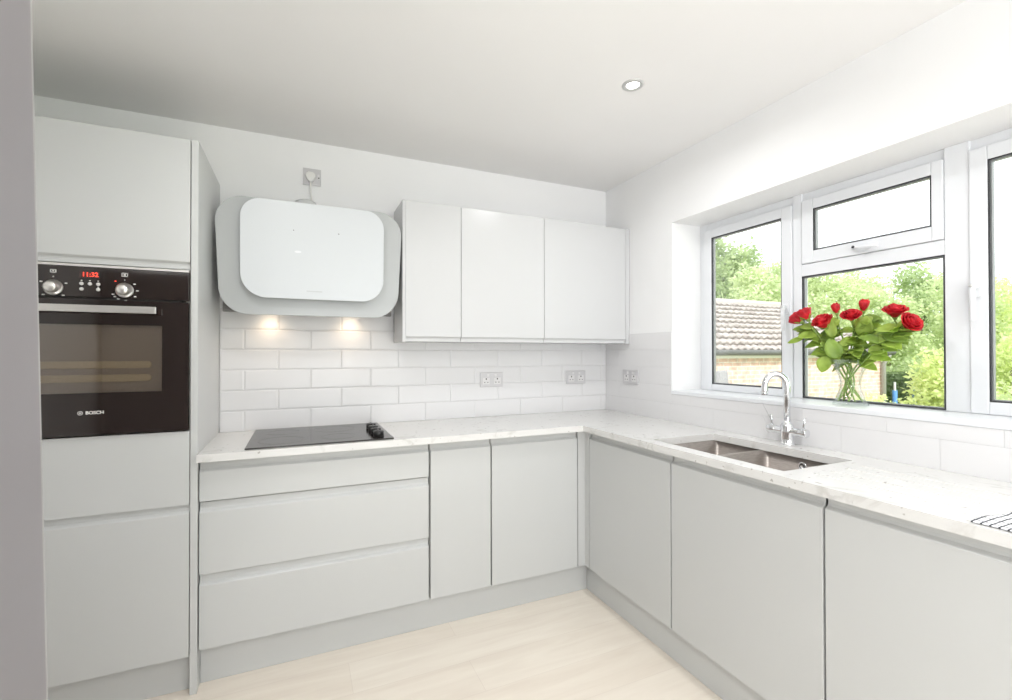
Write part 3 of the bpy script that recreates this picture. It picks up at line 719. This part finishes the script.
def rose(pos, ax, r, openness, label, leaves, foot, waist):
    pos = Vector(pos); ax = Vector(ax).normalized()
    c = empty('rose', pos, label, 'flower', 'red roses in the vase')
    mb = MB(); h = r*(1.85 if openness > .2 else 2.5)
    base = pos-ax*h*.45
    layers = [(3, .28, .95, 0, 0), (4, .5, 1.0, .05, .1), (5, .75, .98, .15*openness, .3*openness), (6, .95, .88, .35*openness, .5*openness)]
    if openness > .5: layers.append((6, 1.0, .70, .6*openness, .85*openness))
    sd = ax.orthogonal()
    for li, (n, rr, hh, cu, le) in enumerate(layers):
        for k in range(n):
            a = 2*math.pi*(k/n)+li*.7+random.uniform(-.15, .15)
            side = Matrix.Rotation(a, 3, ax) @ sd
            petal(mb.bm, base, ax, side, r*1.15, h*hh*random.uniform(.94, 1.04), r*cu, r*rr*.85, r*le*.6)
    mb.lathe([(0, -.1*r), (.35*r, .05*r), (.32*r, .5*r), (0, .75*r)], (0, 0, 0), 12)   # core bud, moved below
    vs_ = mb.bm.verts[:] if hasattr(mb.bm.verts, '__getitem__') else list(mb.bm.verts)
    mb.bm.verts.ensure_lookup_table(); tot = len(mb.bm.verts); q = ax.to_track_quat('Z', 'Y').to_matrix()
    ncore = 2+12*2
    for v in list(mb.bm.verts)[tot-ncore:]: v.co = base+q @ (v.co*1.25)
    b = mb.build('bloom', M_petal, c); md = b.modifiers.new('thin', 'SOLIDIFY'); md.thickness = .0008
    # sepals
    mb = MB(); mb.lathe([(0, -.012), (.2*r+.001, -.010), (.38*r, .0), (.30*r, .006), (0, .006)], (0, 0, 0), 12)
    for v in mb.bm.verts: v.co = base+q @ v.co
    mb.build('calyx', M_stem, c)
    for k in range(4):
        side = Matrix.Rotation(math.pi/2*k+.4, 3, ax) @ sd.normalized()
        leaf_mesh(base+side*r*.25, (side*.7+ax*.5), ax*-.3+side, r*.9, r*.28, M_leaf, c, .1).name = 'sepal'
    # stem through the vase waist
    wa = Vector((VX, VY, VZ))+Vector(waist); ft = Vector((VX, VY, VZ))+Vector(foot)
    b0 = base-ax*.012; m1 = b0-ax*.045; m2 = wa+(b0-wa)*.35+Vector((0, 0, .02))
    P = [b0, m1, m2, wa, ft]; pts = []
    for i in range(len(P)-1):
        p0, p1, p2, p3 = P[max(i-1, 0)], P[i], P[i+1], P[min(i+2, len(P)-1)]
        for k in range(6):
            t = k/6; pts.append(.5*((2*p1)+(p2-p0)*t+(2*p0-5*p1+4*p2-p3)*t*t+(3*p1-p0-3*p2+p3)*t**3))
    pts.append(ft)
    MB().tube(pts, .0032, 8).build('stem', M_stem, c)
    for (bs, d, ln, wd, dk) in [q_[1:] for q_ in SPECIAL if q_[0] == label]:
        leaf_mesh(Vector(bs), Vector(d), Vector((-.85, -.45, .25)), ln, wd, M_leaf2 if dk else M_leaf, c, .05)
    for (t, d, ln, wd, dk) in leaves:
        i = int(t*(len(pts)-1)); leaf_mesh(pts[i], Vector(d), Vector((-.55, -.35, .75)), ln, wd, M_leaf2 if dk else M_leaf, c, random.uniform(.1, .35))
RL = [
 ((.10, -1.258, 1.432), (-.1, .75, .55), .031, .5, 'red rose furthest left in the vase, tilted outwards', (.012, -.040, .016), (0, .006, .08)),
 ((.065, -1.318, 1.448), (-.2, .35, .9), .032, .6, 'red half-open rose second from the left in the vase', (.028, -.030, .014), (.010, .004, .085)),
 ((.12, -1.258, 1.392), (.0, .9, .1), .010, .1, 'tiny drooping dark red bud under the leftmost rose', (-.02, -.028, .016), (-.012, 0, .08)),
 ((.06, -1.394, 1.410), (-.5, .15, .75), .033, .7, 'open red rose low between the small bud and the leftmost roses', (.02, .038, .016), (-.004, -.01, .08)),
 ((.12, -1.409, 1.466), (.0, .15, 1), .0170, .1, 'small upright red bud above the left half of the bouquet', (-.03, -.01, .016), (.006, -.012, .085)),
 ((.07, -1.494, 1.429), (-.55, -.20, .8), .025, 1.0, 'fully open bright red rose at the centre of the bouquet', (-.01, .042, .014), (.012, .01, .08)),
 ((.12, -1.513, 1.469), (.0, -.1, 1), .0185, .15, 'red bud standing highest just right of the central rose', (.01, .03, .016), (-.01, .012, .085)),
 ((.08, -1.636, 1.434), (-.35, -.2, .9), .0285, .9, 'large red rose at the upper right of the bouquet', (.03, .02, .015), (.0, .014, .08)),
 ((.05, -1.694, 1.388), (-.25, -.75, .45), .029, .8, 'large red rose furthest right in the vase, nodding outwards', (-.02, .034, .014), (-.014, .008, .08)),
]
def rd(sy=None):
    return (random.uniform(-.7, .25), (random.uniform(.3, 1)*(1 if random.random() < .5 else -1)) if sy is None else sy*random.uniform(.5, 1), random.uniform(-.25, .55))
for i, (p, ax, r, op, lb, ft, wa) in enumerate(RL):
    lv = []
    n = 4 if r < .012 else 15
    for k in range(n):
        t = random.uniform(.24 if i in (0, 3) else .14, .58); sgn = 1 if p[1] > VY else -1
        d = rd(sgn if random.random() < .6 else None)
        lv.append((t, d, random.uniform(.052, .080), random.uniform(.040, .058), random.random() < .35))
    if i == 0: lv += [(.30, (-.2, 1, .05), .075, .028, 1), (.1, (-.6, -.2, -.5), .05, .02, 0)]
    if i == 3: lv += [(.42, (-.6, .5, -.75), .066, .05, 0), (.30, (-.8, .1, -.1), .07, .055, 1)]
    if i == 4: lv += [(.12, (-.5, .2, -.5), .062, .046, 0)]
    if i == 6: lv += [(.10, (-.5, -.4, -.3), .066, .050, 0)]
    if i == 7: lv += [(.25, (-.5, .6, -.1), .07, .045, 0), (.3, (-.3, -1, -.1), .075, .034, 1), (.45, (-.3, -1, -.35), .06, .04, 0)]
    if i == 8: lv += [(.16, (-.3, .6, .2), .05, .03, 0)]
    rose(p, ax, r*(.84 if r > .022 else 1.0), op*.75, lb, lv, ft, wa)

# ------------------------------------------------------------------ outdoors
GZ = -.9
g = box(WT, 60, -40, 45, GZ-.3, GZ).build('ground', noisy(mat('lawn_soil', (.32, .40, .16), .9), (.26, .36, .12), (.42, .50, .22), 2, 6)); struct(g)

def brick_mat():
    m = mat('pink_brick', (.6, .4, .3), .85); b = m.node_tree.nodes['Principled BSDF']
    g = N(m, 'ShaderNodeNewGeometry'); sp = N(m, 'ShaderNodeSeparateXYZ'); L(m, g.outputs['Position'], sp.inputs[0])
    ad = N(m, 'ShaderNodeMath', operation='ADD'); L(m, sp.outputs[0], ad.inputs[0]); L(m, sp.outputs[1], ad.inputs[1])
    cb = N(m, 'ShaderNodeCombineXYZ'); L(m, ad.outputs[0], cb.inputs[0]); L(m, sp.outputs[2], cb.inputs[1])
    br = N(m, 'ShaderNodeTexBrick', i_Scale=1); br.inputs['Brick Width'].default_value = .225; br.inputs['Row Height'].default_value = .075
    br.inputs['Mortar Size'].default_value = .008; br.inputs['Bias'].default_value = -.1
    br.inputs['Color1'].default_value = (.74, .50, .43, 1); br.inputs['Color2'].default_value = (.83, .62, .56, 1); br.inputs['Mortar'].default_value = (.84, .79, .74, 1)
    L(m, cb.outputs[0], br.inputs['Vector'])
    n = N(m, 'ShaderNodeTexNoise', i_Scale=9, i_Detail=6); L(m, g.outputs['Position'], n.inputs['Vector'])
    r = ramp(m, [(.35, (.80, .78, .76)), (.65, (1.12, 1.1, 1.08))]); L(m, n.outputs[0], r.inputs[0])
    x = N(m, 'ShaderNodeMixRGB', blend_type='MULTIPLY'); x.inputs[0].default_value = 1; L(m, br.outputs[0], x.inputs[1]); L(m, r.outputs[0], x.inputs[2]); L(m, x.outputs[0], b.inputs['Base Color'])
    return m
M_brick = brick_mat()
M_roof = noisy(mat('weathered_grey_pantile', (.46, .41, .39), .8), (.34, .295, .28), (.54, .49, .465), 7, 6)
bx0, bx1, by0, by1 = .9, 9.45, 3.2, 7.6; ez = 1.36; rz = 2.47; ry = 5.4
ob = empty('brick_outbuilding', (5.2, 5.4, GZ), 'low pink brick outbuilding with grey pantiled roof seen through the window', 'building')
m = MB(); m.box(bx0, bx1, by0, by1, GZ, ez-.07); m.prism([(by0, ez-.07), (by1, ez-.07), (by1, ez-.03), (ry, rz-.12), (by0, ez-.03)], 'x', bx0, bx1); m.build('brick_wall', M_brick, ob)
m = MB(); nc = 10; sl = ((ry-(by0-.15))/nc)
for c_ in range(nc):
    ya, yb = by0-.15+sl*c_, by0-.15+sl*(c_+1)+.02
    za = ez+(rz-ez)*(ya-by0)/(ry-by0); zb = ez+(rz-ez)*(yb-by0)/(ry-by0); nx = 340
    A = []; B = []; Cc = []
    for i in range(nx+1):
        x = bx0+(bx1+.1-bx0)*i/nx; wv = .020*math.sin(x*2*math.pi/.17)+.006*noise.noise(Vector((x*2, c_*3, 0)))
        A.append(m.bm.verts.new((x, ya, za+.072+wv))); B.append(m.bm.verts.new((x, yb, zb+.012+wv))); Cc.append(m.bm.verts.new((x, ya+.07, za+.0)))
    for i in range(nx):
        m.bm.faces.new((A[i], A[i+1], B[i+1], B[i])).smooth = True; m.bm.faces.new((Cc[i], Cc[i+1], A[i+1], A[i]))
m.build('tiled_roof', M_roof, ob)
m = MB(); m.prism([(ry-.03, rz+.0), (by1+.1, ez-.02), (by1+.1, ez-.08), (ry-.03, rz-.08)], 'x', bx0, bx1+.1); m.build('rear_roof_slope', M_roof, ob)
m = MB(); m.tube([(bx0, ry, rz+.035), (bx1+.1, ry, rz+.035)], .085, 12); m.build('ridge_tiles', mat('pale_ridge_tile', (.58, .53, .49), .8), ob)
m = MB(); m.box(bx0, bx1+.02, by0-.12, by0-.095, ez-.16, ez-.075); m.box(bx0, bx1+.02, by0-.10, by0+.0, ez-.16, ez-.14); m.build('fascia_board', mat('cream_fascia', (.85, .82, .74), .6), ob)
m = MB(); m.tube([(bx0, by0-.17, ez-.065), (bx1+.12, by0-.17, ez-.065)], .05, 12); m.build('gutter', mat('dark_gutter', (.12, .12, .115), .5), ob)
m = MB(); m.tube([(bx1-.03, by0-.17, ez-.1), (bx1-.03, by0-.06, ez-.3), (bx1-.03, by0-.06, GZ)], .04, 12); m.build('downpipe', mat('grey_downpipe', (.38, .37, .36), .5), ob)

def foliage_mat(name, c1, c2, c3):
    m = mat(name, c2, .6); b = m.node_tree.nodes['Principled BSDF']
    g = N(m, 'ShaderNodeNewGeometry'); n = N(m, 'ShaderNodeTexNoise', i_Scale=1.1, i_Detail=8, i_Roughness=.75); L(m, g.outputs['Position'], n.inputs['Vector'])
    r = ramp(m, [(.32, c1), (.5, c2), (.68, c3)]); L(m, n.outputs[0], r.inputs[0]); L(m, r.outputs[0], b.inputs['Base Color'])
    t = N(m, 'ShaderNodeBsdfTranslucent'); L(m, r.outputs[0], t.inputs[0]); mx = N(m, 'ShaderNodeMixShader'); mx.inputs[0].default_value = .4
    L(m, b.outputs[0], mx.inputs[1]); L(m, t.outputs[0], mx.inputs[2]); L(m, mx.outputs[0], m.node_tree.nodes['Material Output'].inputs[0])
    return m
F_dark = foliage_mat('mid_green_foliage', (.36, .47, .24), (.52, .62, .34), (.70, .78, .46))
F_lite = foliage_mat('pale_yellow_green_foliage', (.52, .62, .34), (.68, .76, .46), (.84, .88, .60))
F_yel = foliage_mat('bright_yellow_green_foliage', (.54, .66, .28), (.74, .82, .40), (.88, .92, .54))
M_bark = noisy(mat('bark', (.25, .2, .15), .9), (.2, .16, .12), (.34, .28, .22), 12, 4)
def leafcloud(name, blobs, n, size, m, parent, sizes=None):
    """leaves scattered through the shells of several ellipsoid clumps; every leaf a folded diamond"""
    vs_, fs = [], []; rnd = random.Random(hash(name) % 97+len(blobs)*13+n)
    tot = sum(b[3]*b[4]*b[5] for b in blobs)**.0 or 1
    ws = [(b[3]*b[4]+b[4]*b[5]+b[3]*b[5]) for b in blobs]; sw = sum(ws)
    for b, w_ in zip(blobs, ws):
        k = int(n*w_/sw)
        for _ in range(k):
            a = rnd.uniform(0, 2*math.pi); z = rnd.uniform(-1, 1); q = math.sqrt(1-z*z); s_ = rnd.random()**.40
            d = Vector((q*math.cos(a), q*math.sin(a), z))
            s_ *= 1.05+.42*noise.noise(d*2.3+Vector(b[:3]))+.30*noise.noise(d*5.5+Vector(b[:3]))
            p = Vector((b[0]+b[3]*d.x*s_, b[1]+b[4]*d.y*s_, b[2]+b[5]*d.z*s_))
            if p.z < GZ+.02: continue
            u = Vector((rnd.gauss(0, 1), rnd.gauss(0, 1), rnd.gauss(0, .7))).normalized(); v = u.orthogonal().normalized(); v = Matrix.Rotation(rnd.uniform(0, 6.3), 3, u) @ v
            L_ = size*rnd.uniform(.6, 1.4); i = len(vs_)
            vs_ += [p-u*L_*.5, p+v*L_*.28, p+u*L_*.5, p-v*L_*.28]; fs.append((i, i+1, i+2, i+3))
    me = bpy.data.meshes.new(name); me.from_pydata([tuple(v) for v in vs_], [], fs); me.materials.append(m)
    o = bpy.data.objects.new(name, me); COL.objects.link(o); o.parent = parent; o.location = -parent.location
    return o
def at(u, d):
    k = (u-506)/463.7; f2 = Vector((.4057, .914, 0)); r2 = Vector((.914, -.4057, 0)); q = Vector((CAM.x, CAM.y, 0))+d*(f2+r2*k); return q.x, q.y
def tree(x, y, top, r, label, cat, m, n, size, group='trees and bushes beyond the window', name='tree', low=GZ+.3, clumps=7, squash=1.0):
    t = empty(name, (x, y, GZ), label, cat, group)
    rnd = random.Random(int(x*100+y*17)); hgt = top-low; bl = []
    for k in range(clumps):
        a = k*2.4; f = (k+.5)/clumps; zz = low+hgt*(.22+.62*f); sp = r*.55*(1-.55*f)
        rr_ = r*(.62-.22*f)*rnd.uniform(.85, 1.15); rz_ = min(hgt*.28, rr_*squash)*rnd.uniform(.9, 1.1)
        bl.append((x+sp*math.cos(a), y+sp*math.sin(a), min(zz, top-rz_), rr_, rr_, rz_))
    leafcloud('foliage', bl, n, size, m, t)
    mb = MB(); mb.tube([(x, y, GZ-.02), (x+.05, y, low+hgt*.25), (x, y+.05, low+hgt*.6)], [.07*r+.03, .05*r+.02, .02], 8)
    for b in bl[:5]: mb.tube([(x, y, low+hgt*.15), ((x+b[0])/2, (y+b[1])/2, (b[2]+low)/2+.1), (b[0], b[1], b[2])], [.03*r+.01, .02*r+.008, .008], 6)
    mb.build('trunk', M_bark, t)
    return t
TR = [  # u, depth, top z, radius, material, leaves, size, label
 (722, 22, 8.0, 2.3, F_dark, 15000, 0.20, 'tall mid-green tree behind the outbuilding at the left of the window'),
 (690, 16.5, 4.02, 1.2, F_dark, 6000, 0.17, 'mid-green tree behind the far left end of the pantiled roof'),
 (762, 15, 4.75, 1.35, F_lite, 11000, 0.13, 'pale rounded bushy tree above the outbuilding ridge'),
 (790, 20, 6.0, 1.55, F_lite, 10000, 0.14, 'pale leafy tree behind the window mullion left of the roses'),
 (772, 26, 6.84, 1.4, F_lite, 1500, 0.14, 'thin wispy pale treetop rising behind the bushy trees'),
 (825, 15, 4.6, 1.4, F_lite, 9000, 0.13, 'pale yellow-green tree directly behind the left roses'),
 (858, 20.5, 5.9, 1.7, F_lite, 9000, 0.14, 'pale tree rising behind the centre of the bouquet'),
 (888, 15, 3.95, 1.25, F_lite, 8000, 0.12, 'lower pale tree under the gap of sky'),
 (925, 20, 5.74, 1.6, F_dark, 9000, 0.16, 'mid-green tree in the upper right of the central pane'),
 (965, 14.5, 4.3, 1.4, F_lite, 8000, 0.12, 'pale tree behind the right window mullion'),
 (1000, 19, 5.2, 1.8, F_yel, 12000, 0.13, 'bright green tree filling the right-hand pane'),
 (1050, 13.5, 4.00, 1.5, F_yel, 6000, 0.11, 'bright green tree beyond the right edge of the view'),
]
for u, d, tz, r, m_, n, sz, lb in TR:
    x, y = at(u, d); tree(x, y, tz, r, lb, 'tree', m_, n, sz)
for u, d, tz, r, m_, n, sz, lb in (
 (908, 12.9, 1.15, 1.1, F_dark, 6000, .12, 'mid-green bush just right of the outbuilding corner'),
 (948, 8, 1.75, .75, F_yel, 7000, .085, 'bright yellow-green shrub in the lower right of the central pane'),
 (1014, 10.2, 2.2, .8, F_yel, 6000, .085, 'bright yellow-green shrub low in the right-hand pane'),
 (866, 6.9, .76, .48, F_yel, 4500, .06, 'low yellow-green shrub below the outbuilding corner'),
 (908, 6.0, .62, .5, F_yel, 4500, .06, 'low yellow-green shrub in front of the blue trampoline poles'),
 (834, 6.4, .80, .34, F_yel, 1600, .06, 'low yellow-green plant outside, left of the vase foot'),
 (1015, 7, .9, .9, F_lite, 4500, .07, 'low pale shrub at the foot of the right-hand pane')):
    x, y = at(u, d); tree(x, y, tz, r, lb, 'bush', m_, n, sz, name='bush', low=GZ, clumps=6, squash=1.3)

# garden trampoline: blue padded poles and a grey safety net
tx, ty = at(905, 10.6)
tr = empty('trampoline', (tx, ty, GZ), 'garden trampoline with blue padded poles and grey net beyond the outbuilding', 'trampoline')
m = MB(); ra = .95; ang = [R(a) for a in range(15, 375, 60)]
for a in ang: m.tube([(tx+ra*math.cos(a), ty+ra*math.sin(a), GZ), (tx+ra*math.cos(a), ty+ra*math.sin(a), .66)], .022, 10)
ringp = [(tx+ra*math.cos(R(k*15)), ty+ra*math.sin(R(k*15)), GZ+.6) for k in range(25)]; m.tube(ringp, .022, 8, cap=False); m.build('frame', M_hand, tr)
M_blue = mat('blue_foam_padding', (.10, .28, .62), .6)
for a in ang: MB().tube([(tx+ra*math.cos(a), ty+ra*math.sin(a), GZ+.62), (tx+ra*math.cos(a), ty+ra*math.sin(a), .48)], .045, 12).build('pole_padding', M_blue, tr)
m = MB(); m.lathe([(0, .0), (ra-.03, 0), (ra-.03, .01), (0, .01)], (tx, ty, GZ+.6), 40); m.build('jumping_mat', M_blkp, tr)
net = glass_mat('grey_net', (.55, .58, .60), 0, 1.4, .0)
m = MB(); m.lathe([(ra-.02, .02), (ra-.02, 1.13)], (tx, ty, GZ+.6), 40); m.build('safety_net', net, tr)

# grey garden chair by the outbuilding
M_rat = noisy(mat('grey_rattan', (.30, .29, .30), .7), (.25, .24, .25), (.36, .35, .36), 60, 2)
struct(box(WT, 3.7, -6, 2.7, GZ, -.0).build('patio', noisy(mat('pale_paving', (.6, .57, .52), .9), (.55, .52, .48), (.66, .63, .58), 5, 4)))
cx, cy = at(736, 4.6); gz = 0.0
gc = empty('garden_chair', (cx, cy, gz), 'grey high-backed garden chair in front of the brick outbuilding', 'chair')
CR = Matrix.Translation((cx, cy, 0)) @ Matrix.Rotation(R(2), 4, 'Z')
def cpart(mb, name, bev=0):
    for v in mb.bm.verts: v.co = CR @ v.co
    return mb.build(name, M_rat, gc, bev)
mb = MB(); A = [(-.23, .20, .42), (.23, .20, .42), (.31, .34, 1.10), (-.31, .34, 1.06)]
vv = [mb.bm.verts.new(p) for p in A]+[mb.bm.verts.new((p[0], p[1]+.05, p[2])) for p in A]
for f in ((0, 1, 2, 3), (7, 6, 5, 4), (0, 4, 5, 1), (1, 5, 6, 2), (2, 6, 7, 3), (3, 7, 4, 0)): mb.bm.faces.new([vv[i_] for i_ in f])
cpart(mb, 'backrest', .01)
cpart(box(-.26, .26, -.28, .24, .38, .45), 'seat', .01)
for sx_ in (-.27, .27):
    cpart(box(sx_-.025, sx_+.025, -.27, .24, .61, .65), 'armrest', .005)
    for yy in (-.25, .22): cpart(MB().tube([(sx_, yy, 0), (sx_, yy, .612)], .018, 8), 'leg')
